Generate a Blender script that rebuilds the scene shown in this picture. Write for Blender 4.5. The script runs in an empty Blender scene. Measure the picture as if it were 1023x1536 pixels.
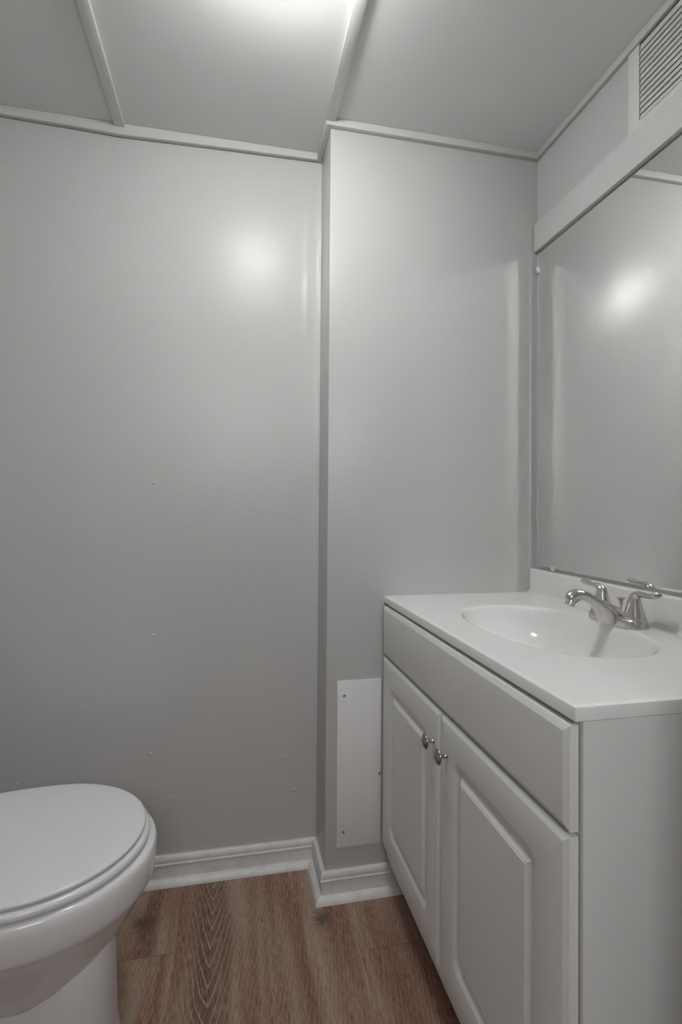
import bpy, bmesh, math, random
from mathutils import Vector, Matrix

PI = math.pi
C = bpy.context.scene.collection
S = bpy.context.scene
random.seed(7)

# ------------------------------------------------------------------ camera
F_PX = 771.97
yaw, pitch, roll = math.radians(11.83), math.radians(0.7757), math.radians(0.4469)
CAM_Z = 1.1234
cam_data = bpy.data.cameras.new('camera')
cam = bpy.data.objects.new('camera', cam_data)
C.objects.link(cam)
fw = Vector((math.sin(yaw)*math.cos(pitch), math.cos(yaw)*math.cos(pitch), math.sin(pitch)))
rt0 = Vector((math.cos(yaw), -math.sin(yaw), 0))
up0 = rt0.cross(fw)
rt = math.cos(roll)*rt0 + math.sin(roll)*up0
up = math.cos(roll)*up0 - math.sin(roll)*rt0
M = Matrix((rt, up, -fw)).transposed().to_4x4()
M.translation = Vector((0, 0, CAM_Z))
cam.matrix_world = M
cam_data.sensor_fit = 'AUTO'
cam_data.sensor_width = 36.0
cam_data.lens = F_PX/1536*36.0
cam_data.shift_y = -15.43/1536
cam_data.clip_start = 0.02
S.camera = cam

# ------------------------------------------------------------------ light and exposure
LAMP_POS = (0.085, 0.97)
LAMP_STRENGTH = 68.0
LAMP_COLOUR = (1.0, 0.995, 0.985)
FILL_WATTS = 13.0
w = bpy.data.worlds.new('world'); S.world = w; w.use_nodes = True
w.node_tree.nodes['Background'].inputs['Color'].default_value = (0.8, 0.82, 0.85, 1)
w.node_tree.nodes['Background'].inputs['Strength'].default_value = 0.15
hl = bpy.data.lights.new('fill_light', 'AREA')  # unseen fill light added behind the camera to brighten the room
hl.shape = 'RECTANGLE'; hl.size = 0.74; hl.size_y = 0.55; hl.energy = FILL_WATTS
hlo = bpy.data.objects.new('fill_light', hl); C.objects.link(hlo)
hlo.location = (0.02, -1.05, 1.80); hlo.rotation_euler = (math.radians(74), 0, 0)
S.cycles.blur_glossy = 0.0
S.cycles.sample_clamp_indirect = 0.0
S.view_settings.view_transform = 'Standard'
S.view_settings.look = 'None'
S.view_settings.exposure = 0.04
S.view_settings.gamma = 1.0
S.view_settings.use_curve_mapping = False

# ------------------------------------------------------------------ room numbers (metres; camera stands at x=0, y=0)
XB, YB, YW, XR = 0.269, 1.4742, 1.6333, 0.945      # chase corner, chase face, back wall, right wall
XL, YR = -0.96, -0.60                              # left wall, rear wall
ZC = 2.262                                         # ceiling
ZK = 0.8657                                        # vanity top

# ------------------------------------------------------------------ materials
def new_mat(name):
    m = bpy.data.materials.new(name); m.use_nodes = True
    nt = m.node_tree
    return m, nt, nt.nodes['Principled BSDF']

def nd(nt, typ, **kw):
    n = nt.nodes.new(typ)
    for k, v in kw.items():
        if k.startswith('i_'):
            key = k[2:]
            key = int(key) if key.isdigit() else key.replace('_', ' ')
            n.inputs[key].default_value = v
        else:
            setattr(n, k, v)
    return n

def mth(nt, op, a, b=None, c=None, clamp=False):
    n = nt.nodes.new('ShaderNodeMath'); n.operation = op; n.use_clamp = clamp
    for i, v in enumerate((a, b, c)):
        if v is None: continue
        if isinstance(v, (int, float)): n.inputs[i].default_value = v
        else: nt.links.new(v, n.inputs[i])
    return n.outputs[0]

def paint(name, col, rough=0.4, bump=0.0, scale=120.0, spec=0.5, lumps=0.0, dirt=0.0, stretch=(1, 1, 1), wav=0.0):
    m, nt, b = new_mat(name)
    L = nt.links.new
    b.inputs['Base Color'].default_value = (*col, 1)
    b.inputs['Roughness'].default_value = rough
    b.inputs['Specular IOR Level'].default_value = spec
    tc = nd(nt, 'ShaderNodeTexCoord')
    mp = nd(nt, 'ShaderNodeMapping'); mp.inputs['Scale'].default_value = stretch
    L(tc.outputs['Object'], mp.inputs['Vector'])
    h = None
    if bump:
        n1 = nd(nt, 'ShaderNodeTexNoise', i_Scale=scale, i_Detail=4.0, i_Roughness=0.6)
        L(mp.outputs[0], n1.inputs['Vector'])
        h = mth(nt, 'MULTIPLY', n1.outputs['Fac'], bump)
    if wav:
        n2 = nd(nt, 'ShaderNodeTexNoise', i_Scale=5.0, i_Detail=1.0)
        L(tc.outputs['Object'], n2.inputs['Vector'])
        hw = mth(nt, 'MULTIPLY', n2.outputs['Fac'], wav)
        h = hw if h is None else mth(nt, 'ADD', h, hw)
    if lumps:
        vo = nd(nt, 'ShaderNodeTexVoronoi', i_Scale=11.0)
        L(tc.outputs['Object'], vo.inputs['Vector'])
        wn = nd(nt, 'ShaderNodeTexWhiteNoise'); L(vo.outputs['Position'], wn.inputs['Vector'])
        rad = mth(nt, 'MULTIPLY', mth(nt, 'POWER', wn.outputs['Value'], 3.0), 0.04)
        d = mth(nt, 'SUBTRACT', 1.0, mth(nt, 'DIVIDE', vo.outputs['Distance'], mth(nt, 'ADD', rad, 0.002)), clamp=True)
        dl = mth(nt, 'MULTIPLY', d, lumps)
        h = dl if h is None else mth(nt, 'ADD', h, dl)
    if h is not None:
        bp = nd(nt, 'ShaderNodeBump'); bp.inputs['Strength'].default_value = 1.0
        bp.inputs['Distance'].default_value = 1.0
        L(h, bp.inputs['Height']); L(bp.outputs[0], b.inputs['Normal'])
    if dirt:
        n3 = nd(nt, 'ShaderNodeTexNoise', i_Scale=22.0, i_Detail=5.0, i_Roughness=0.7)
        L(tc.outputs['Object'], n3.inputs['Vector'])
        cr = nd(nt, 'ShaderNodeValToRGB')
        cr.color_ramp.elements[0].position = 0.30; cr.color_ramp.elements[0].color = tuple(c*(1-dirt) for c in col)+(1,)
        cr.color_ramp.elements[1].position = 0.55; cr.color_ramp.elements[1].color = (*col, 1)
        L(n3.outputs['Fac'], cr.inputs['Fac']); L(cr.outputs['Color'], b.inputs['Base Color'])
    return m

M_WALL = paint('grey_wall_paint', (0.50, 0.50, 0.493), rough=0.29, bump=0.00036, scale=170, lumps=0.0012, spec=0.26, wav=0.0015, stretch=(1, 1, 1.6))
M_CEIL = paint('ceiling_paint', (0.70, 0.70, 0.694), rough=0.45, bump=0.00012, scale=110, spec=0.3)
M_TRIM = paint('trim_paint', (0.58, 0.58, 0.573), rough=0.35, bump=0.00015, scale=60)
M_CROWN = paint('ceiling_strip_paint', (0.53, 0.53, 0.523), rough=0.45, bump=0.00015, scale=60)
M_BATTEN = paint('batten_paint', (0.70, 0.70, 0.692), rough=0.45, bump=0.00015, scale=60)
M_BASE = paint('worn_baseboard_paint', (0.71, 0.71, 0.695), rough=0.40, bump=0.0003, scale=45, dirt=0.16)
M_BOARD = paint('hardboard_paint', (0.72, 0.72, 0.72), rough=0.35, bump=0.0001, scale=60)
M_VANITY = paint('cabinet_thermofoil', (0.70, 0.702, 0.69), rough=0.42, bump=0.00004, scale=90)
M_TOP = paint('cultured_marble', (0.76, 0.76, 0.752), rough=0.10, spec=0.55)
M_CHINA = paint('white_china', (0.70, 0.70, 0.705), rough=0.08, spec=0.55)
M_SEAT = paint('white_plastic_seat', (0.70, 0.70, 0.70), rough=0.22, spec=0.5)
M_VENT = paint('vent_enamel', (0.63, 0.63, 0.62), rough=0.4)
M_CLIP = paint('clear_plastic_clip', (0.62, 0.63, 0.62), rough=0.15, spec=0.7)
M_DARK = paint('louvre_shade', (0.012, 0.012, 0.012), rough=0.8)
M_TOE = paint('toe_kick_board', (0.03, 0.028, 0.026), rough=0.6)  # colour taken near black to deepen the shadow under the vanity

def metal(name, col, rough, brushed=False):
    m, nt, b = new_mat(name)
    b.inputs['Base Color'].default_value = (*col, 1)
    b.inputs['Metallic'].default_value = 1.0
    b.inputs['Roughness'].default_value = rough
    if brushed:
        tc = nd(nt, 'ShaderNodeTexCoord')
        n = nd(nt, 'ShaderNodeTexNoise', i_Scale=300.0, i_Detail=2.0)
        nt.links.new(tc.outputs['Object'], n.inputs['Vector'])
        mr = nd(nt, 'ShaderNodeMapRange'); mr.inputs[3].default_value = rough-0.05; mr.inputs[4].default_value = rough+0.07
        nt.links.new(n.outputs['Fac'], mr.inputs[0]); nt.links.new(mr.outputs[0], b.inputs['Roughness'])
    return m
M_NICKEL = metal('brushed_nickel', (0.62, 0.605, 0.58), 0.26)
M_KNOB = metal('aged_nickel', (0.40, 0.39, 0.38), 0.22)
M_SCREW = metal('screw_steel', (0.40, 0.39, 0.38), 0.4)
M_MIRROR = metal('mirror_silver', (0.90, 0.905, 0.90), 0.012)
M_CHROME = metal('polished_chrome', (0.8, 0.8, 0.8), 0.08)

m, nt, b = new_mat('lamp_glass')
b.inputs['Base Color'].default_value = (0.9, 0.9, 0.88, 1)
b.inputs['Emission Color'].default_value = (*LAMP_COLOUR, 1)
b.inputs['Emission Strength'].default_value = LAMP_STRENGTH
M_LAMP = m

def floor_material():
    m, nt, b = new_mat('oak_vinyl_plank')
    L = nt.links.new
    tc = nd(nt, 'ShaderNodeTexCoord')
    sp = nd(nt, 'ShaderNodeSeparateXYZ'); L(tc.outputs['Object'], sp.inputs[0])
    x, y = sp.outputs[0], sp.outputs[1]
    PW = 0.23
    row = mth(nt, 'FLOOR', mth(nt, 'DIVIDE', mth(nt, 'SUBTRACT', x, 0.098), PW))
    xl = mth(nt, 'SUBTRACT', mth(nt, 'SUBTRACT', x, 0.098), mth(nt, 'MULTIPLY', row, PW))   # 0..PW
    # end joints: row 1 (starts at x=.328) has one at y=1.283
    offs = mth(nt, 'MODULO', mth(nt, 'ADD', mth(nt, 'MULTIPLY', row, 0.4357), 12.9213), 1.22)
    yo = mth(nt, 'ADD', y, offs)
    plank = mth(nt, 'FLOOR', mth(nt, 'DIVIDE', yo, 1.22))
    yl = mth(nt, 'SUBTRACT', yo, mth(nt, 'MULTIPLY', plank, 1.22))
    idv = nd(nt, 'ShaderNodeCombineXYZ'); L(row, idv.inputs[0]); L(plank, idv.inputs[1])
    wn = nd(nt, 'ShaderNodeTexWhiteNoise'); L(idv.outputs[0], wn.inputs['Vector'])
    rnd = wn.outputs['Value']
    # heart line of the cathedral figure within the plank
    isc = mth(nt, 'COMPARE', row, -1.0, 0.5)                       # the plank with the marked cathedral figure
    cen = mth(nt, 'ADD', mth(nt, 'MULTIPLY', rnd, 0.40), -0.28)
    cen = mth(nt, 'ADD', mth(nt, 'MULTIPLY', cen, mth(nt, 'SUBTRACT', 1.0, isc)), mth(nt, 'MULTIPLY', isc, 0.088))
    # low frequency warp
    st = nd(nt, 'ShaderNodeCombineXYZ')
    L(mth(nt, 'MULTIPLY', x, 9.0), st.inputs[0]); L(mth(nt, 'MULTIPLY', y, 2.2), st.inputs[1]); L(mth(nt, 'MULTIPLY', rnd, 37.0), st.inputs[2])
    nz = nd(nt, 'ShaderNodeTexNoise', i_Scale=1.0, i_Detail=3.0); L(st.outputs[0], nz.inputs['Vector'])
    warp = mth(nt, 'SUBTRACT', nz.outputs['Fac'], 0.5)
    st4 = nd(nt, 'ShaderNodeCombineXYZ')
    L(mth(nt, 'MULTIPLY', x, 70.0), st4.inputs[0]); L(mth(nt, 'MULTIPLY', y, 22.0), st4.inputs[1]); L(mth(nt, 'MULTIPLY', rnd, 37.0), st4.inputs[2])
    nz4 = nd(nt, 'ShaderNodeTexNoise', i_Scale=1.0, i_Detail=2.0); L(st4.outputs[0], nz4.inputs['Vector'])
    warp4 = mth(nt, 'SUBTRACT', nz4.outputs['Fac'], 0.5)
    u = mth(nt, 'SUBTRACT', mth(nt, 'ADD', xl, mth(nt, 'MULTIPLY', warp, 0.020)), cen)
    # knots
    def knot(kx, ky, s):
        dx = mth(nt, 'DIVIDE', mth(nt, 'SUBTRACT', x, kx), s); dy = mth(nt, 'DIVIDE', mth(nt, 'SUBTRACT', y, ky), s*1.5)
        d2 = mth(nt, 'ADD', mth(nt, 'MULTIPLY', dx, dx), mth(nt, 'MULTIPLY', dy, dy))
        return mth(nt, 'POWER', 2.718, mth(nt, 'MULTIPLY', d2, -1.0))
    k1 = knot(0.247, 1.402, 0.026); k2 = knot(-0.226, 1.482, 0.030)
    ks = mth(nt, 'ADD', k1, k2)
    au = mth(nt, 'POWER', mth(nt, 'ABSOLUTE', u), 1.15)
    f = mth(nt, 'SUBTRACT', yl, mth(nt, 'MULTIPLY', au, 6.0))
    f = mth(nt, 'ADD', f, mth(nt, 'MULTIPLY', ks, 0.22))
    f = mth(nt, 'ADD', f, mth(nt, 'MULTIPLY', warp, 0.14))
    f = mth(nt, 'ADD', f, mth(nt, 'MULTIPLY', warp4, 0.007))
    wv = mth(nt, 'FRACT', mth(nt, 'DIVIDE', f, 0.055))
    ring = mth(nt, 'POWER', mth(nt, 'ABSOLUTE', mth(nt, 'SUBTRACT', mth(nt, 'MULTIPLY', wv, 2.0), 1.0)), 9.0)     # thin pale lines
    # fine pores along the plank
    st2 = nd(nt, 'ShaderNodeCombineXYZ')
    L(mth(nt, 'MULTIPLY', x, 520.0), st2.inputs[0]); L(mth(nt, 'MULTIPLY', y, 38.0), st2.inputs[1]); L(row, st2.inputs[2])
    n2 = nd(nt, 'ShaderNodeTexNoise', i_Scale=1.0, i_Detail=4.0, i_Roughness=0.65); L(st2.outputs[0], n2.inputs['Vector'])
    fib = n2.outputs['Fac']
    # broad colour streaks
    st3 = nd(nt, 'ShaderNodeCombineXYZ')
    L(mth(nt, 'MULTIPLY', mth(nt, 'ADD', x, mth(nt, 'MULTIPLY', warp, 0.03)), 24.0), st3.inputs[0]); L(mth(nt, 'MULTIPLY', y, 1.6), st3.inputs[1]); L(mth(nt, 'MULTIPLY', rnd, 11.0), st3.inputs[2])
    n3 = nd(nt, 'ShaderNodeTexNoise', i_Scale=1.0, i_Detail=3.0); L(st3.outputs[0], n3.inputs['Vector'])
    cr = nd(nt, 'ShaderNodeValToRGB')
    e = cr.color_ramp.elements
    e[0].position = 0.30; e[0].color = (0.150, 0.062, 0.041, 1)
    e[1].position = 0.66; e[1].color = (0.34, 0.25, 0.185, 1)
    q = cr.color_ramp.elements.new(0.46); q.color = (0.225, 0.108, 0.075, 1)
    q = cr.color_ramp.elements.new(0.56); q.color = (0.285, 0.18, 0.13, 1)
    L(n3.outputs['Fac'], cr.inputs['Fac'])
    # heart band is a darker brown
    heart = mth(nt, 'POWER', 2.718, mth(nt, 'MULTIPLY', mth(nt, 'MULTIPLY', u, u), -420.0))
    mx1 = nd(nt, 'ShaderNodeMix', data_type='RGBA'); L(mth(nt, 'MULTIPLY', mth(nt, 'MULTIPLY', heart, isc), 0.75), mx1.inputs[0])
    L(cr.outputs['Color'], mx1.inputs[6]); mx1.inputs[7].default_value = (0.115, 0.066, 0.045, 1)
    mxk = nd(nt, 'ShaderNodeMix', data_type='RGBA'); L(mth(nt, 'MULTIPLY', mth(nt, 'POWER', ks, 1.6), 0.92), mxk.inputs[0])
    L(mx1.outputs[2], mxk.inputs[6]); mxk.inputs[7].default_value = (0.065, 0.032, 0.022, 1)
    # pale limed lines and fibres
    fl = nd(nt, 'ShaderNodeMapRange'); L(fib, fl.inputs[0]); fl.inputs[1].default_value = 0.46; fl.inputs[2].default_value = 0.70
    mx2 = nd(nt, 'ShaderNodeMix', data_type='RGBA'); L(mth(nt, 'MULTIPLY', mth(nt, 'MULTIPLY', fl.outputs[0], 0.66), mth(nt, 'SUBTRACT', 1.0, mth(nt, 'MULTIPLY', ks, 0.75)), clamp=True), mx2.inputs[0])
    L(mxk.outputs[2], mx2.inputs[6]); mx2.inputs[7].default_value = (0.45, 0.345, 0.27, 1)
    fd = nd(nt, 'ShaderNodeMapRange'); L(fib, fd.inputs[0]); fd.inputs[1].default_value = 0.46; fd.inputs[2].default_value = 0.28
    mx3 = nd(nt, 'ShaderNodeMix', data_type='RGBA'); L(mth(nt, 'MULTIPLY', fd.outputs[0], 0.75), mx3.inputs[0])
    L(mx2.outputs[2], mx3.inputs[6]); mx3.inputs[7].default_value = (0.085, 0.045, 0.033, 1)
    mx4 = nd(nt, 'ShaderNodeMix', data_type='RGBA')
    near = mth(nt, 'ADD', 0.42, mth(nt, 'ADD', mth(nt, 'MULTIPLY', mth(nt, 'MULTIPLY', heart, isc), 0.6), mth(nt, 'MULTIPLY', ks, 0.3)))
    L(mth(nt, 'MULTIPLY', mth(nt, 'MULTIPLY', ring, near), mth(nt, 'ADD', 0.5, mth(nt, 'MULTIPLY', fib, 0.6)), clamp=True), mx4.inputs[0])
    L(mx3.outputs[2], mx4.inputs[6]); mx4.inputs[7].default_value = (0.56, 0.43, 0.345, 1)
    # joints
    ex = mth(nt, 'MINIMUM', xl, mth(nt, 'SUBTRACT', PW, xl)); ey = mth(nt, 'MINIMUM', yl, mth(nt, 'SUBTRACT', 1.22, yl))
    jt = mth(nt, 'ADD', mth(nt, 'MULTIPLY', mth(nt, 'LESS_THAN', ex, 0.0005), 0.35), mth(nt, 'LESS_THAN', ey, 0.0008), clamp=True)
    mx5 = nd(nt, 'ShaderNodeMix', data_type='RGBA'); L(mth(nt, 'MULTIPLY', jt, 0.6), mx5.inputs[0])
    L(mx4.outputs[2], mx5.inputs[6]); mx5.inputs[7].default_value = (0.06, 0.03, 0.02, 1)
    L(mx5.outputs[2], b.inputs['Base Color'])
    b.inputs['Roughness'].default_value = 0.5
    b.inputs['Specular IOR Level'].default_value = 0.35
    bp = nd(nt, 'ShaderNodeBump'); bp.inputs['Strength'].default_value = 0.5; bp.inputs['Distance'].default_value = 0.0006
    L(fib, bp.inputs['Height']); L(bp.outputs[0], b.inputs['Normal'])
    return m
M_FLOOR = floor_material()

# ------------------------------------------------------------------ mesh helpers
def finish(name, bm, mat, parent=None, smooth=None, loc=None):
    bmesh.ops.recalc_face_normals(bm, faces=bm.faces)
    me = bpy.data.meshes.new(name); bm.to_mesh(me); bm.free()
    if mat is not None: me.materials.append(mat)
    if smooth is not None:
        for p in me.polygons: p.use_smooth = True
        me.set_sharp_from_angle(angle=math.radians(smooth))
    o = bpy.data.objects.new(name, me); C.objects.link(o)
    if parent is not None:
        o.parent = parent
        o.matrix_parent_inverse = Matrix.Translation(-parent.location)
    return o

def box(bm, x0, x1, y0, y1, z0, z1, bev=0.0, seg=2):
    r = bmesh.ops.create_cube(bm, size=1.0)
    vs = r['verts']
    for v in vs:
        v.co = Vector(((x0+x1)/2 + v.co.x*(x1-x0), (y0+y1)/2 + v.co.y*(y1-y0), (z0+z1)/2 + v.co.z*(z1-z0)))
    if bev:
        es = list({e for v in vs for e in v.link_edges})
        bmesh.ops.bevel(bm, geom=es, offset=bev, segments=seg, profile=0.5, affect='EDGES')

def loft(bm, rings, cap0=True, cap1=True, closed=True):
    """rings: lists of points of equal count."""
    R = [[bm.verts.new(p) for p in r] for r in rings]
    n = len(R[0])
    for a, b_ in zip(R[:-1], R[1:]):
        for i in range(n if closed else n-1):
            j = (i+1) % n
            bm.faces.new((a[i], a[j], b_[j], b_[i]))
    if cap0: bm.faces.new(R[0])
    if cap1: bm.faces.new(R[-1])
    return R

def lathe(bm, origin, axis, prof, n=40, cap0=True, cap1=True):
    """prof: (distance along the axis, radius)"""
    a = Vector(axis).normalized()
    t = Vector((0, 0, 1)) if abs(a.z) < 0.9 else Vector((1, 0, 0))
    u = a.cross(t).normalized(); v = a.cross(u)
    o = Vector(origin)
    loft(bm, [[o + a*d + (u*math.cos(2*PI*i/n) + v*math.sin(2*PI*i/n))*r for i in range(n)] for d, r in prof], cap0, cap1)

def extrude_profile(bm, prof, path, cap=True):
    """prof: (distance out from the wall, z); path: list of (point, outward normal per point) on plan."""
    loft(bm, [[Vector((p[0]+nrm[0]*d, p[1]+nrm[1]*d, z)) for d, z in prof] for p, nrm in path], cap, cap)

def empty(name, loc, label=None, cat=None, group=None):
    o = bpy.data.objects.new(name, None); C.objects.link(o)
    o.location = loc; o.empty_display_size = 0.05
    if label: o['label'] = label
    if cat: o['category'] = cat
    if group: o['group'] = group
    return o

def struct(o, label=None, cat=None):
    o['kind'] = 'structure'
    if label: o['label'] = label
    if cat: o['category'] = cat
    return o

# ------------------------------------------------------------------ room shell
bm = bmesh.new(); box(bm, XL-0.1, XR+0.1, -1.3, YW+0.1, -0.06, 0.0)
struct(finish('floor', bm, M_FLOOR), 'reddish brown oak look plank floor', 'floor')
bm = bmesh.new(); box(bm, XL-0.1, XR+0.1, -1.3, YW+0.1, ZC, ZC+0.08)
struct(finish('ceiling', bm, M_CEIL), 'pale grey painted panel ceiling crossed by flat battens', 'ceiling')

# back wall: a slightly uneven plaster face, with a taped ridge next to the chase corner
from mathutils import noise as mnoise
bm = bmesh.new()
xs = [XL-0.1 + (0.14-(XL-0.1))*i/46 for i in range(47)] + [0.14 + (XB-0.14)*i/34 for i in range(1, 35)]
zs = [ZC*i/220 for i in range(221)]
def wall_d(xx, z):
    d = 0.0016*mnoise.noise(Vector((xx*3.1, z*2.3, 0.7)))
    # tape seam beside the corner
    q_ = math.exp(-((xx-0.226-0.004*mnoise.noise(Vector((0, z*4, 2))))/0.011)**2)
    d += q_*(0.12 + math.exp(-((z-1.85)/0.15)**2))*(0.0022 + 0.0024*mnoise.noise(Vector((4.0, z*5.5, 1.0))))
    # caulk bead in the corner
    e_ = math.exp(-((XB-xx)/0.0065)**2)
    d += e_*(0.0035 + 0.0030*mnoise.noise(Vector((9.0, z*16.0, 1.0))) + 0.0015*mnoise.noise(Vector((2.0, z*60.0, 5.0))))
    # loose paint near the corner
    p_ = math.exp(-((xx-0.20)/0.028)**2)*math.exp(-((z-0.30)/0.11)**2)
    d += p_*0.0014*max(0.0, mnoise.noise(Vector((xx*9.0, z*95.0, 3.0))))
    p_ = math.exp(-((xx-0.235)/0.03)**2)*math.exp(-((z-1.23)/0.06)**2)
    d += p_*0.0012*mnoise.noise(Vector((xx*25.0, z*60.0, 8.0)))
    return d
grid = [[bm.verts.new((xx, YW - wall_d(xx, z), z)) for xx in xs] for z in zs]
def pimple(bm, x, y, z, rad, h):
    """nail pop or paint drip: a low dome standing on a wall that faces -y"""
    rings = [[(x + rad*f*math.cos(2*PI*k/14), y + 0.0006 - (h + 0.0006)*(1-f*f), z + rad*f*math.sin(2*PI*k/14)) for k in range(14)] for f in (1.0, 0.85, 0.65, 0.4, 0.15)]
    loft(bm, rings, False, True)
def ridge(bm, x0, z0, x1, z1, yf, w_, h):
    rings = []
    L_ = math.hypot(x1-x0, z1-z0); nx, nz = -(z1-z0)/L_, (x1-x0)/L_
    for k in range(13):
        t = k/12; f = max(0.04, math.sin(PI*t)); x, z = x0+(x1-x0)*t, z0+(z1-z0)*t
        y = yf(x, z)
        rings.append([(x+nx*w_*f*g, y + 0.0003 - (h*f + 0.0003)*(1-g*g), z+nz*w_*f*g) for g in (-1, -0.6, -0.2, 0.2, 0.6, 1)])
    loft(bm, rings, False, False, closed=False)
for a, b_ in zip(grid[:-1], grid[1:]):
    for i in range(len(xs)-1):
        bm.faces.new((a[i], a[i+1], b_[i+1], b_[i]))
bk = [bm.verts.new((xx, YW+0.1, zz)) for xx, zz in ((xs[0], 0), (xs[-1], 0), (xs[-1], ZC), (xs[0], ZC))]
bm.faces.new(bk)
bm.faces.new([bk[0], bk[1]] + list(reversed(grid[0])))
bm.faces.new([bk[3], bk[2]] + list(reversed(grid[-1])))
bm.faces.new([bk[0], bk[3]] + [r[0] for r in reversed(grid)])
bm.faces.new([bk[1], bk[2]] + [r[-1] for r in reversed(grid)])
for x, z, rad, h in ((-0.2343, 1.1954, 5, 1), (-0.2326, 0.7387, 5.5, 1.3), (-0.234, 0.3848, 5, 1.5), (0.1955, 0.2333, 5.5, 1.4), (-0.4994, 0.6866, 5, 0.8), (-0.2326, 1.3727, 4, 0.6), (-0.2257, 1.5996, 4, 0.6),
                     (-0.366, 0.6661, 2, 1), (-0.151, 0.6607, 2, 1), (-0.3926, 0.4747, 2.2, 1.2), (-0.4269, 0.3364, 2.5, 1.2), (-0.5952, 0.3322, 3, 1.2), (0.101, 0.2865, 2, 1), (-0.0451, 0.5001, 2, 0.8),
                     (0.0104, 0.57, 2, 0.6), (0.0745, 0.6779, 2, 0.8), (0.0341, 1.8387, 2, 1), (0.0868, 1.9564, 2, 1), (0.2096, 1.7379, 2.2, 1), (-0.0234, 1.6703, 2, 0.8), (-0.3685, 1.9967, 2, 0.8)):
    pimple(bm, x, YW - wall_d(x, z), z, rad*0.00115, h*0.0019)
for x0, z0, x1, z1 in ((0.0472, 0.9486, 0.1226, 0.8448), (-0.1515, 0.8766, -0.1047, 0.8877), (-0.0607, 0.6559, -0.0305, 0.6359), (0.1545, 0.3396, 0.1818, 0.3434), (0.1613, 0.2868, 0.1886, 0.2905),
                       (0.149, 0.2589, 0.1825, 0.2618), (0.1535, 0.2314, 0.1955, 0.2291), (0.1294, 0.1365, 0.1543, 0.1378), (0.1133, 0.0909, 0.1382, 0.0796), (-0.1962, 0.248, -0.1288, 0.2509)):
    ridge(bm, x0, z0, x1, z1, lambda x, z: YW - wall_d(x, z), 0.0016, 0.0011)
struct(finish('wall_back', bm, M_WALL, smooth=35), 'satin grey back wall behind the toilet', 'wall')

bm = bmesh.new(); box(bm, XB, XR+0.1, YB, YW+0.1, 0, ZC, 0.003, 3)
for x, z, rad, h in ((0.5138, 1.2957, 3, 1), (0.4812, 1.1408, 2.5, 0.8), (0.6267, 1.01, 2, 0.8), (0.5623, 0.9984, 2, 0.6), (0.4162, 0.6787, 3.5, 1)):
    pimple(bm, x, YB, z, rad*0.00115, h*0.0017)
struct(finish('wall_chase', bm, M_WALL, smooth=40), 'grey boxed out wall at the end of the vanity', 'wall')
bm = bmesh.new(); box(bm, XR, XR+0.1, -1.3, YB, 0, ZC)
struct(finish('wall_right', bm, M_WALL), 'grey right wall behind mirror and vanity', 'wall')
bm = bmesh.new(); box(bm, XL-0.1, XL, -1.3, YW, 0, ZC)
struct(finish('wall_left', bm, M_WALL), 'grey left wall behind the toilet tank', 'wall')
# rear wall (behind the camera), with a guessed doorway added for the fill light
DX0, DX1, DZ = -0.33, 0.43, 2.03
bm = bmesh.new()
box(bm, XL, DX0, YR-0.1, YR, 0, ZC); box(bm, DX1, XR, YR-0.1, YR-0.0005, 0, ZC); box(bm, DX0, DX1, YR-0.1, YR, DZ, ZC)
struct(finish('wall_rear', bm, M_WALL), 'unseen grey rear wall with a doorway added to admit the fill light', 'wall')

bm = bmesh.new(); box(bm, 0.53, XR, YR, 0.40, 0, ZC)  # unseen wall block, added to darken the side of the vanity
struct(finish('wall_shading', bm, M_WALL), 'unseen grey wall block added to shade the near end of the vanity', 'wall')

# baseboards: capped board with a quarter round shoe
prof = [(0, 0), (0, 0.080), (0.006, 0.0805), (0.010, 0.0785), (0.0125, 0.074), (0.0135, 0.068), (0.0125, 0.0635),
        (0.0125, 0.061), (0.0145, 0.059), (0.0145, 0.055), (0.0115, 0.051), (0.0115, 0.0175),
        (0.0165, 0.0172), (0.0220, 0.0145), (0.0265, 0.0100), (0.0290, 0.0045), (0.0300, 0.0)]
prof = [(d, z*1.0) for d, z in prof]
bm = bmesh.new(); extrude_profile(bm, prof, [((XL, YW), (0, -1)), ((XB-0.0003, YW), (-1, -1))])
struct(finish('baseboard_back', bm, M_BASE, smooth=30), 'scuffed white baseboard along the back wall', 'baseboard')
bm = bmesh.new()
extrude_profile(bm, prof, [((XB, YW), (-1, -1)), ((XB, YB), (-1, -1))])
struct(finish('baseboard_side', bm, M_BASE, smooth=30), 'short white baseboard return on the chase side', 'baseboard')
bm = bmesh.new()
extrude_profile(bm, prof, [((XB, YB), (-1, -1)), ((XR, YB), (0, -1))])
struct(finish('baseboard_chase', bm, M_BASE, smooth=30), 'scuffed white baseboard running in under the vanity', 'baseboard')
bm = bmesh.new(); extrude_profile(bm, prof, [((XL, YR), (1, 0)), ((XL, YW), (1, 0))])
struct(finish('baseboard_left', bm, M_BASE, smooth=30), 'white baseboard along the left wall', 'baseboard')

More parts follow.
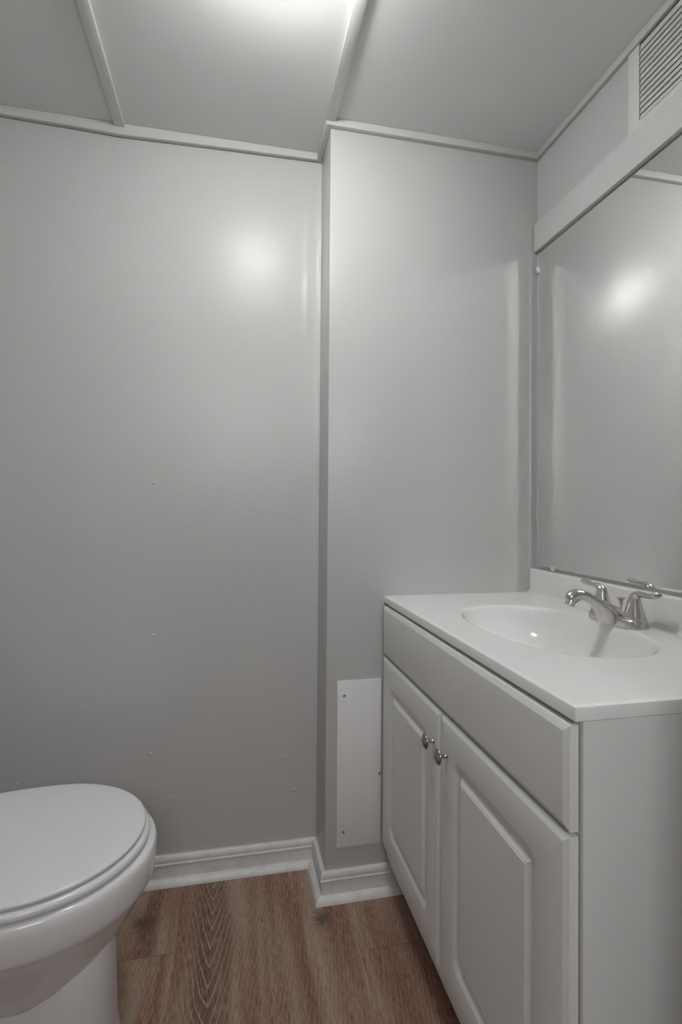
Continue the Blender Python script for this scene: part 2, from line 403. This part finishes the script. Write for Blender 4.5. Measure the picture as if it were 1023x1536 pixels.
# ceiling battens and edge strips
n_trim = [0]
def trim(build, label, mat=None):
    n_trim[0] += 1
    bm = bmesh.new(); build(bm)
    o = finish('trim_%d' % n_trim[0], bm, mat or M_CROWN, smooth=30)
    return struct(o, label, 'trim')
ZT = 2.2405
CW = 0.016
trim(lambda bm: box(bm, XB, XR, YB-CW, YB, ZT, ZC, 0.0015), 'thin painted strip where the ceiling meets the chase')
trim(lambda bm: box(bm, XB-CW, XB, YB-CW, YW-0.004, ZT, ZC, 0.0015), 'short painted ceiling strip on the chase return')
trim(lambda bm: box(bm, XR-0.012, XR, 0.4005, YB-CW, ZT+0.001, ZC, 0.0015), 'thin painted strip where the ceiling meets the right wall')
def bowed(bm):
    # strip along the back wall, sagging where the batten meets it
    pts = [(XB-CW, ZT+0.001), (-0.02, ZT-0.0035), (-0.34, ZT-0.0105), (-0.45, ZT-0.0065), (XL, ZT+0.005)]
    rings = []
    for xx, zb in pts:
        rings.append([(xx, YW-0.004, zb), (xx, YW-0.004, ZC-0.0005), (xx, YW-0.018, ZC-0.0005), (xx, YW-0.018, zb+0.017), (xx, YW-0.0165, zb+0.0015), (xx, YW-0.015, zb)])
    loft(bm, rings)
trim(bowed, 'thin painted ceiling strip along the back wall, sagging in the middle')
trim(lambda bm: box(bm, -0.3555, -0.3270, YR, YW-0.012, ZC-0.011, ZC, 0.002), 'flat ceiling batten running over the toilet', M_BATTEN)
trim(lambda bm: box(bm, 0.2510, 0.2810, YR, YB-CW-0.0005, ZC-0.011, ZC, 0.002), 'flat ceiling batten meeting the chase corner', M_BATTEN)
# board above the mirror
trim(lambda bm: box(bm, 0.930, XR, 0.4005, 1.4715, 1.9445, 2.034, 0.002), 'wide flat white board above the mirror', M_TRIM)

# ------------------------------------------------------------------ mirror
XM = 0.940
mir = empty('wall_mirror', (XM, 1.0, 0.948), 'large frameless mirror on the right wall above the vanity backsplash', 'mirror')
bm = bmesh.new()

def mir_ring(t):      # the thin sheet curls a little towards the room at its far and top edges
    il, it_, d, dt = 0.024*t, 0.0, 0.00163*(1-t)**2, 0.0
    return [(XM-dt, 0.545, 0.948), (XM-d, 1.4565-il, 0.948), (XM-d, 1.4565-il, 1.9360-it_), (XM-dt, 1.425, 1.9360-it_), (XM-dt, 0.545, 1.9360-it_)]
r0 = [(XR, y_, z_) for x_, y_, z_ in mir_ring(0)]
loft(bm, [r0] + [mir_ring(k/16) for k in range(17)])
finish('glass', bm, M_MIRROR, mir, smooth=30)
def clip(y, z, vertical):
    bm = bmesh.new()
    if vertical:
        box(bm, XM-0.0045, XR-0.0003, y-0.003, y+0.011, z-0.011, z+0.011, 0.0015)
        lathe(bm, (XM-0.0045, y+0.006, z), (-1, 0, 0), [(0, 0.0042), (0.0014, 0.0036), (0.0022, 0.0018)], 16)
    else:
        box(bm, XM-0.0045, XR-0.0003, y-0.010, y+0.010, z-0.007, z+0.009, 0.0015)
        lathe(bm, (XM-0.0045, y, z-0.002), (-1, 0, 0), [(0, 0.0036), (0.0014, 0.003), (0.0022, 0.0015)], 16)
    finish('clip', bm, M_CLIP, mir, smooth=40)
clip(1.4565, 1.885, True)
clip(1.381, 0.9475, False)

# ------------------------------------------------------------------ vent grille
vx = XR-0.0005
vent = empty('vent_grille', (XR, 0.82, 2.04), 'white louvred vent grille set above the mirror board', 'vent')
VY0, VY1, VZ0, VZ1 = 0.545, 1.080, 2.0345, 2.2400
LY0, LY1, LZ0, LZ1 = 0.582, 1.0445, 2.0540, 2.2385
bm = bmesh.new()
box(bm, 0.9375, vx, LY1, VY1, VZ0, VZ1, 0.0012)
box(bm, 0.9375, vx, VY0, LY0, VZ0, VZ1, 0.0012)
box(bm, 0.9375, vx, LY0, LY1, VZ0, LZ0, 0.0012)
finish('frame', bm, M_VENT, vent, smooth=30)
bm = bmesh.new(); box(bm, 0.9438, vx, LY0, LY1, LZ0, VZ1)  # thin sheet with the shade behind the louvres put into its colour
finish('shade_sheet', bm, M_DARK, vent)['label'] = 'near black sheet coloured as the shade behind the louvres'
bm = bmesh.new()
zz = LZ0 + 0.004
while zz < LZ1-0.004:
    rings = []
    for yy in (LY0+0.001, LY1-0.0025):
        rings.append([(0.9372, yy, zz-0.0035), (0.9360, yy, zz-0.0050), (0.9366, yy, zz-0.0056), (0.9420, yy, zz+0.0118), (0.9412, yy, zz+0.0132)])
    loft(bm, rings)
    zz += 0.0137
finish('louvre', bm, M_VENT, vent, smooth=30)

# ------------------------------------------------------------------ access board on the chase
acc = empty('access_board', (0.37, YB, 0.142), 'white painted rectangular board screwed to the grey wall beside the vanity', 'panel')
bm = bmesh.new(); box(bm, 0.302, 0.4340, YB-0.0042, YB-0.0002, 0.142, 0.6225, 0.0008)
finish('board', bm, M_BOARD, acc, smooth=30)
for sx, sz in ((0.3222, 0.579), (0.3224, 0.1856), (0.4300, 0.345)):
    bm = bmesh.new(); lathe(bm, (sx, YB-0.0042, sz), (0, -1, 0), [(0, 0.0042), (0.0009, 0.0040), (0.0013, 0.0026), (0.0007, 0.0018)], 18)
    finish('screw', bm, M_SCREW, acc, smooth=40)

# ------------------------------------------------------------------ vanity cabinet
van = empty('vanity_cabinet', (0.70, 1.03, 0.0), 'light grey two door bathroom vanity cabinet with false drawer front', 'cabinet')
FX = 0.4534           # face of the frame
CY0, CY1, CZ = 0.600, 1.4660, 0.8455
bm = bmesh.new()
def side_panel(bm, y0, y1):
    pts = [(FX, 0.10), (FX, CZ), (XR-0.012, CZ), (XR-0.012, 0.0), (0.530, 0.0), (0.530, 0.10)]
    loft(bm, [[(x_, y0, z_) for x_, z_ in pts], [(x_, y1, z_) for x_, z_ in pts]])
side_panel(bm, CY0, CY0+0.015); side_panel(bm, CY1-0.015, CY1)
box(bm, FX+0.018, XR-0.012, CY0+0.0152, CY1-0.0152, 0.10, 0.115)
box(bm, XR-0.020, XR-0.0125, CY0+0.0152, CY1-0.0152, 0.115, CZ)
finish('carcass', bm, M_VANITY, van, smooth=30)
bm = bmesh.new()
f0, f1 = FX, FX+0.018
box(bm, f0, f1, CY0+0.0151, CY0+0.04, 0.10, CZ-0.001); box(bm, f0, f1, CY1-0.04, CY1-0.0151, 0.10, CZ-0.001)
box(bm, f0, f1, CY0+0.0401, CY1-0.0401, CZ-0.045, CZ-0.001); box(bm, f0, f1, CY0+0.0401, CY1-0.0401, 0.10, 0.14)
box(bm, f0, f1, CY0+0.0401, CY1-0.0401, 0.675, 0.715); box(bm, f0, f1, 1.015, 1.050, 0.1402, 0.6748)
finish('face_frame', bm, M_VANITY, van)
bm = bmesh.new(); box(bm, 0.530, 0.540, CY0+0.016, CY1-0.016, 0.0, 0.099)
finish('toe_kick', bm, M_TOE, van)['label'] = 'recessed toe kick coloured dark as the shade under the vanity'

XFACE, XEDGE, XBACK = 0.434, 0.4390, 0.4515
def rrect(y0, y1, z0, z1, r, x, ncorner=6):
    pts = []
    for cy, cz, a0 in ((y1-r, z1-r, 0), (y0+r, z1-r, PI/2), (y0+r, z0+r, PI), (y1-r, z0+r, 1.5*PI)):
        for k in range(ncorner+1):
            a = a0 + PI/2*k/ncorner
            pts.append((x, cy + r*math.cos(a), cz + r*math.sin(a)))
    return pts
def front(y0, y1, z0, z1, groove):
    bm = bmesh.new()
    e = 0.00002
    def ring(ins, x, r=e): return rrect(y0+ins, y1-ins, z0+ins, z1-ins, r, x)
    rings = [ring(0, XBACK), ring(0, XEDGE+0.001), ring(0.0006, XEDGE), ring(0.0080, XFACE+0.0008), ring(0.0092, XFACE+0.0002), ring(0.0100, XFACE)]
    if groove:
        a = 0.0655
        for ins, dep, rad in ((0, 0, 0.024), (0.0025, 0.0005, 0.0235), (0.0055, 0.0015, 0.0225), (0.0100, 0.0034, 0.020), (0.0150, 0.0056, 0.016), (0.0200, 0.0070, 0.010), (0.0235, 0.0076, 0.003), (0.0250, 0.0077, e),
                              (0.0255, 0.0062, e), (0.0300, 0.0032, e), (0.0302, 0.0026, e), (0.0345, 0.0008, e), (0.0348, 0.0002, e), (0.0370, 0.0001, e)):
            rings.append(ring(a+ins, XFACE+dep, rad))
    loft(bm, rings)
    return bm
finish('drawer_front', front(0.607, 1.458, 0.6985, 0.8385, False), M_VANITY, van, smooth=22)
for y0, y1, ky in ((1.0330, 1.458, 1.067), (0.607, 1.0300, 0.9960)):
    d = finish('door', front(y0, y1, 0.1470, 0.6920, True), M_VANITY, van, smooth=22)
    bm = bmesh.new()
    lathe(bm, (XFACE+0.0002, ky, 0.6175), (-1, 0, 0),
          [(0, 0.0060), (0.001, 0.0052), (0.003, 0.0042), (0.0125, 0.0040), (0.0150, 0.0052), (0.0165, 0.0100), (0.0175, 0.0150), (0.0190, 0.0163),
           (0.0205, 0.0160), (0.0215, 0.0148), (0.0222, 0.0138), (0.0226, 0.0120), (0.0240, 0.0105), (0.0252, 0.0080), (0.0258, 0.0045), (0.0260, 0.001)], 36)
    kn = finish('knob', bm, M_KNOB, None, smooth=50)
    kn.parent = d
    kn['label'] = 'round nickel knob on a thin stem'

# ------------------------------------------------------------------ vanity top with integral basin
top = empty('vanity_countertop', (0.69, 1.037, 0.8457), 'glossy white vanity countertop with moulded oval basin and backsplash', 'countertop')
TX0, TX1, TY0, TY1 = 0.4411, 0.9435, 0.600, YB-0.0004
BX, BY, BA, BB = 0.690, 1.036, 0.158, 0.246
BS = 0.921
N = 144
def sup(a, e): return math.copysign(abs(a)**e, a)
def ell(s, z, n=2.35, dx=0.0, dy=0.0):
    return [(BX + dx + BA*s*sup(math.cos(2*PI*i/N), 2/n), BY + dy + BB*s*sup(math.sin(2*PI*i/N), 2/n), z) for i in range(N)]
def rect_ring(x0, x1, y0, y1, z):
    pts = []
    for i in range(N):
        p = ell(1, z)[i]; dx, dy = p[0]-BX, p[1]-BY
        ts = []
        if dx > 1e-9: ts.append((x1-BX)/dx)
        if dx < -1e-9: ts.append((x0-BX)/dx)
        if dy > 1e-9: ts.append((y1-BY)/dy)
        if dy < -1e-9: ts.append((y0-BY)/dy)
        t = min(ts); pts.append([BX+dx*t, BY+dy*t, z])
    for cx in (x0, x1):
        for cy in (y0, y1):
            i = min(range(N), key=lambda k: (pts[k][0]-cx)**2+(pts[k][1]-cy)**2)
            pts[i] = [cx, cy, z]
    return [tuple(p) for p in pts]
bm = bmesh.new()
loft(bm, [ell(1.045, ZK), rect_ring(TX0+0.012, TX1-0.012, TY0+0.012, TY1-0.0010, ZK), rect_ring(TX0+0.004, TX1-0.004, TY0+0.004, TY1-0.0005, ZK),
          rect_ring(TX0+0.0012, TX1-0.0012, TY0+0.0012, TY1-0.0002, ZK-0.0012), rect_ring(TX0, TX1, TY0, TY1, ZK-0.004),
          rect_ring(TX0, TX1, TY0, TY1, 0.8468), rect_ring(TX0+0.0012, TX1-0.001, TY0+0.0012, TY1, 0.8457),
          ell(1.10, 0.8457), ell(1.08, 0.853)], False, False)
ct = finish('slab', bm, M_TOP, top, smooth=35)
bm = bmesh.new()
zb = ZK
steps = [(1.045, 0), (1.03, 0.0), (1.012, 0.0006), (0.995, 0.0022), (0.98, 0.0055), (0.967, 0.0105), (0.95, 0.020), (0.93, 0.032), (0.90, 0.047), (0.86, 0.062),
         (0.80, 0.077), (0.72, 0.090), (0.62, 0.101), (0.50, 0.109), (0.36, 0.115), (0.22, 0.1185), (0.14, 0.120)]
rings = [ell(s, zb-d, n=2.35 if s > 0.6 else 2.35-(0.6-s)*0.7) for s, d in steps]
loft(bm, rings, False, False)
# underside of the bowl
under = [ell(s*1.0+0.035, zb-d-0.011) for s, d in steps[4:]]
loft(bm, under, False, True)
finish('basin', bm, M_TOP, top, smooth=60)
bm = bmesh.new()
lathe(bm, (BX, BY, zb-0.1215), (0, 0, 1), [(-0.004, 0.030), (0.002, 0.031), (0.0035, 0.029), (0.0025, 0.024), (0.0005, 0.020), (0.003, 0.018), (0.0045, 0.010), (0.0048, 0.002)], 36)
finish('drain', bm, M_NICKEL, top, smooth=40)['label'] = 'nickel basin drain'
bm = bmesh.new()
prof_bs = [(XR-0.0015, ZK-0.001), (BS-0.018, ZK-0.001), (BS-0.018, ZK+0.0001), (BS-0.010, ZK+0.0011), (BS-0.004, ZK+0.0042), (BS-0.001, ZK+0.009), (BS, ZK+0.015),
           (BS, 0.9335), (BS+0.0008, 0.9365), (BS+0.003, 0.9385), (BS+0.006, 0.9392), (XR-0.0015, 0.9392)]
loft(bm, [[(x_, y_, z_) for x_, z_ in prof_bs] for y_ in (TY0, TY1)])
finish('backsplash', bm, M_TOP, top, smooth=50)

# ------------------------------------------------------------------ faucet
FXc, FYc = 0.872, 1.036
fau = empty('basin_faucet', (FXc, FYc, ZK), 'brushed nickel two handle faucet standing behind the basin', 'faucet')
def stadium(cx, cy, hl, r, z, n=28):
    pts = []
    for k in range(n+1):
        a = PI*k/n; pts.append((cx + r*math.cos(a), cy + hl + r*math.sin(a), z))
    for k in range(n+1):
        a = PI + PI*k/n; pts.append((cx + r*math.cos(a), cy - hl + r*math.sin(a), z))
    return pts
bm = bmesh.new()
loft(bm, [stadium(FXc, FYc, 0.050, r, z) for r, z in ((0.0292, ZK+0.0002), (0.0292, ZK+0.002), (0.0285, ZK+0.010), (0.0275, ZK+0.0155), (0.0260, ZK+0.0185), (0.0235, ZK+0.0198), (0.018, ZK+0.0203))])
finish('base_plate', bm, M_NICKEL, fau, smooth=50)

def sweep(bm, secs, n=28, pw=2.0):
    """secs: (centre, side vector, up vector, half side, half up)"""
    rings = []
    for c, s, u, a, b_ in secs:
        c, s, u = Vector(c), Vector(s).normalized(), Vector(u).normalized()
        rings.append([c + s*a*sup(math.cos(2*PI*i/n), 2/pw) + u*b_*sup(math.sin(2*PI*i/n), 2/pw) for i in range(n)])
    loft(bm, rings)
def smooth_path(ctrl, m=8):
    """Catmull-Rom through tuples of numbers."""
    out = []
    P = [ctrl[0]] + list(ctrl) + [ctrl[-1]]
    for k in range(1, len(P)-2):
        for j in range(m):
            t = j/m
            out.append(tuple(0.5*((2*b_) + (-a+c)*t + (2*a-5*b_+4*c-d)*t*t + (-a+3*b_-3*c+d)*t**3) for a, b_, c, d in zip(P[k-1], P[k], P[k+1], P[k+2])))
    out.append(tuple(ctrl[-1]))
    return out
# spout: lower (x, z), upper (x, z) outline and half width, from the plate to the outlet
sp = smooth_path([(0.8240, 0.8662, 0.8980, 0.8662, 0.0275), (0.8225, 0.8760, 0.8940, 0.8830, 0.0270), (0.8185, 0.8860, 0.8790, 0.8965, 0.0250), (0.8130, 0.8950, 0.8560, 0.9085, 0.0220), (0.8060, 0.9040, 0.8310, 0.9200, 0.0178),
                  (0.7960, 0.9120, 0.8070, 0.9315, 0.0150), (0.7870, 0.9170, 0.7865, 0.9410, 0.0137), (0.7780, 0.9190, 0.7680, 0.9450, 0.0133), (0.7700, 0.9180, 0.7510, 0.9425, 0.0131), (0.7660, 0.9160, 0.7405, 0.9350, 0.0127), (0.7650, 0.9140, 0.7378, 0.9270, 0.0122)], 7)
bm = bmesh.new(); secs = []
for bx, bz, tx, tz, w_ in sp:
    c_ = ((bx+tx)/2, FYc, (bz+tz)/2); u_ = Vector((tx-bx, 0, tz-bz))
    secs.append((c_, (0, 1, 0), u_, w_, u_.length/2))
sweep(bm, secs, 40)
finish('spout', bm, M_NICKEL, fau, smooth=60)
bm = bmesh.new()
lathe(bm, (0.7514, FYc, 0.9205), (-0.43, 0, -0.90), [(-0.002, 0.0112), (0.0015, 0.0118), (0.0045, 0.0119), (0.0055, 0.0106), (0.0125, 0.0104), (0.0130, 0.0085), (0.0110, 0.0075)], 32)
finish('aerator', bm, M_NICKEL, fau, smooth=40)
for sgn in (-1, 1):
    hy = FYc + sgn*0.051
    bm = bmesh.new()
    lathe(bm, (FXc, hy, ZK+0.0195), (0, 0, 1), [(-0.002, 0.0220), (0.0008, 0.0240), (0.004, 0.0235), (0.012, 0.0208), (0.022, 0.0178), (0.032, 0.0152), (0.042, 0.0128), (0.049, 0.0108), (0.053, 0.0090)], 36, True, True)
    h = finish('handle', bm, M_NICKEL, fau, smooth=50)
    bm = bmesh.new()
    ctrl = [(-0.003, 0.9080, 0.0138, 0.0132), (-0.0015, 0.9220, 0.0124, 0.0120), (0.003, 0.9340, 0.0112, 0.0104), (0.0125, 0.9402, 0.0104, 0.0078), (0.027, 0.9412, 0.0106, 0.0060), (0.044, 0.9415, 0.0118, 0.0054), (0.0575, 0.9445, 0.0126, 0.0060), (0.0630, 0.9470, 0.0120, 0.0060), (0.0650, 0.9480, 0.0098, 0.0044)]
    pth = smooth_path(ctrl, 6); secs = []
    for i, (d_, z_, a, b_) in enumerate(pth):
        p0 = pth[max(0, i-1)]; p1 = pth[min(len(pth)-1, i+1)]
        t = Vector((0, sgn*(p1[0]-p0[0]), p1[1]-p0[1])).normalized()
        secs.append(((FXc, hy + sgn*d_, z_), (1, 0, 0), Vector((1, 0, 0)).cross(t), a, b_))
    sweep(bm, secs, 28)
    lv = finish('lever', bm, M_NICKEL, None, smooth=60)
    lv.parent = h
bm = bmesh.new()
lathe(bm, (0.8865, FYc+0.006, ZK+0.012), (0, 0, 1), [(0, 0.0026), (0.027, 0.0026), (0.0275, 0.0046), (0.038, 0.0048), (0.0395, 0.0055), (0.041, 0.0088), (0.0425, 0.0096), (0.044, 0.0092), (0.0445, 0.002)], 28)
finish('lift_rod', bm, M_NICKEL, fau, smooth=40)

# ------------------------------------------------------------------ toilet
TYc = 1.169
toi = empty('toilet', (-0.50, TYc, 0.0), 'white toilet with closed lid beside the back wall', 'toilet')
def egg(xt, xw, xb_, hw, z, n=72, pb=2.6, pf=2.0, yc=TYc):
    """tip at xt, widest at xw, back at xb_."""
    pts = []
    for i in range(n):
        a = 2*PI*i/n; c, s = math.cos(a), math.sin(a)
        if c >= 0: pts.append((xw + (xt-xw)*sup(c, 2/pf), yc + hw*sup(s, 2/pf), z))
        else: pts.append((xw + (xw-xb_)*sup(c, 2/pb), yc + hw*sup(s, 2/pb), z))
    return pts
XWD = -0.395
bm = bmesh.new()   # bowl
rows = [(-0.166, 0.199, 0.4185), (-0.158, 0.2065, 0.4165), (-0.1550, 0.2095, 0.411), (-0.1540, 0.2110, 0.400), (-0.1545, 0.2105, 0.385), (-0.1560, 0.2090, 0.367), (-0.1578, 0.2072, 0.354), (-0.1600, 0.2045, 0.347),
        (-0.1660, 0.1975, 0.338), (-0.179, 0.183, 0.317), (-0.198, 0.163, 0.284), (-0.219, 0.146, 0.254), (-0.245, 0.130, 0.224), (-0.275, 0.115, 0.197), (-0.31, 0.10, 0.178)]
loft(bm, [egg(-0.26, XWD, -0.60, 0.12, 0.4185)] + [egg(xt, XWD, -0.68+0.1*(0.4185-z)/0.25, hw, z) for xt, hw, z in rows])
finish('bowl', bm, M_CHINA, toi, smooth=50)
bm = bmesh.new()   # pedestal
rows = [(-0.250, 0.088, 0.300), (-0.240, 0.090, 0.24), (-0.234, 0.092, 0.19), (-0.232, 0.094, 0.12), (-0.230, 0.098, 0.05), (-0.226, 0.103, 0.018), (-0.224, 0.105, 0.0)]
loft(bm, [egg(xt, -0.34, -0.76, hw, z, pf=2.5, pb=3.2) for xt, hw, z in rows])
finish('pedestal', bm, M_CHINA, toi, smooth=50)
bm = bmesh.new()   # seat
loft(bm, [egg(-0.185, XWD, -0.640, 0.188, 0.4210), egg(-0.1735, XWD, -0.644, 0.2015, 0.4212), egg(-0.1695, XWD, -0.646, 0.2055, 0.4235), egg(-0.1680, XWD, -0.646, 0.2070, 0.4285), egg(-0.1690, XWD, -0.646, 0.2060, 0.4335), egg(-0.172, XWD, -0.644, 0.203, 0.4368), egg(-0.178, XWD, -0.640, 0.197, 0.4380), egg(-0.20, XWD, -0.63, 0.18, 0.4382)])
finish('seat', bm, M_SEAT, toi, smooth=50)
bm = bmesh.new()   # lid
loft(bm, [egg(-0.192, XWD, -0.655, 0.186, 0.4408), egg(-0.180, XWD, -0.660, 0.1975, 0.4412), egg(-0.1775, XWD, -0.662, 0.2000, 0.4428), egg(-0.1770, XWD, -0.662, 0.2005, 0.4465), egg(-0.1780, XWD, -0.661, 0.1995, 0.4488), egg(-0.1810, XWD, -0.659, 0.1965, 0.4500), egg(-0.188, XWD, -0.655, 0.190, 0.4505),
          egg(-0.205, XWD, -0.645, 0.174, 0.4512), egg(-0.24, XWD, -0.62, 0.14, 0.4520), egg(-0.32, XWD, -0.55, 0.07, 0.4526)])
finish('lid', bm, M_SEAT, toi, smooth=50)
for s in (-1, 1):
    bm = bmesh.new(); box(bm, -0.690, -0.655, TYc+s*0.075-0.018, TYc+s*0.075+0.018, 0.4200, 0.458, 0.006, 3)
    finish('hinge', bm, M_SEAT, toi, smooth=40)
bm = bmesh.new(); box(bm, -0.935, -0.745, TYc-0.215, TYc+0.215, 0.40, 0.745, 0.022, 4)
finish('tank', bm, M_CHINA, toi, smooth=40)
bm = bmesh.new(); box(bm, -0.942, -0.735, TYc-0.225, TYc+0.225, 0.7455, 0.785, 0.012, 4)
finish('tank_lid', bm, M_CHINA, toi, smooth=40)
bm = bmesh.new(); box(bm, -0.90, -0.62, TYc-0.12, TYc+0.12, 0.30, 0.4180, 0.02, 3)
finish('shelf', bm, M_CHINA, toi, smooth=40)
bm = bmesh.new(); lathe(bm, (-0.7455, TYc-0.15, 0.69), (1, 0, 0), [(0, 0.014), (0.004, 0.013), (0.006, 0.007), (0.014, 0.006), (0.016, 0.004)], 20)
box(bm, -0.737, -0.729, TYc-0.158, TYc-0.085, 0.683, 0.697, 0.003)
finish('flush_lever', bm, M_CHROME, toi, smooth=40)

# ------------------------------------------------------------------ ceiling lamp (just above the frame)
lamp = empty('ceiling_lamp', (LAMP_POS[0], LAMP_POS[1], ZC), 'round white flush ceiling lamp', 'lamp')
bm = bmesh.new(); lathe(bm, (*LAMP_POS, ZC), (0, 0, -1), [(0, 0.113), (0.030, 0.115), (0.035, 0.112), (0.034, 0.100)], 48)
finish('lamp_base', bm, M_TRIM, lamp, smooth=40)
bm = bmesh.new(); lathe(bm, (*LAMP_POS, ZC-0.0332), (0, 0, -1), [(0, 0.090), (0.010, 0.092), (0.024, 0.090), (0.040, 0.078), (0.054, 0.056), (0.062, 0.028), (0.064, 0.004)], 48)
finish('lamp_shade', bm, M_LAMP, lamp, smooth=60)
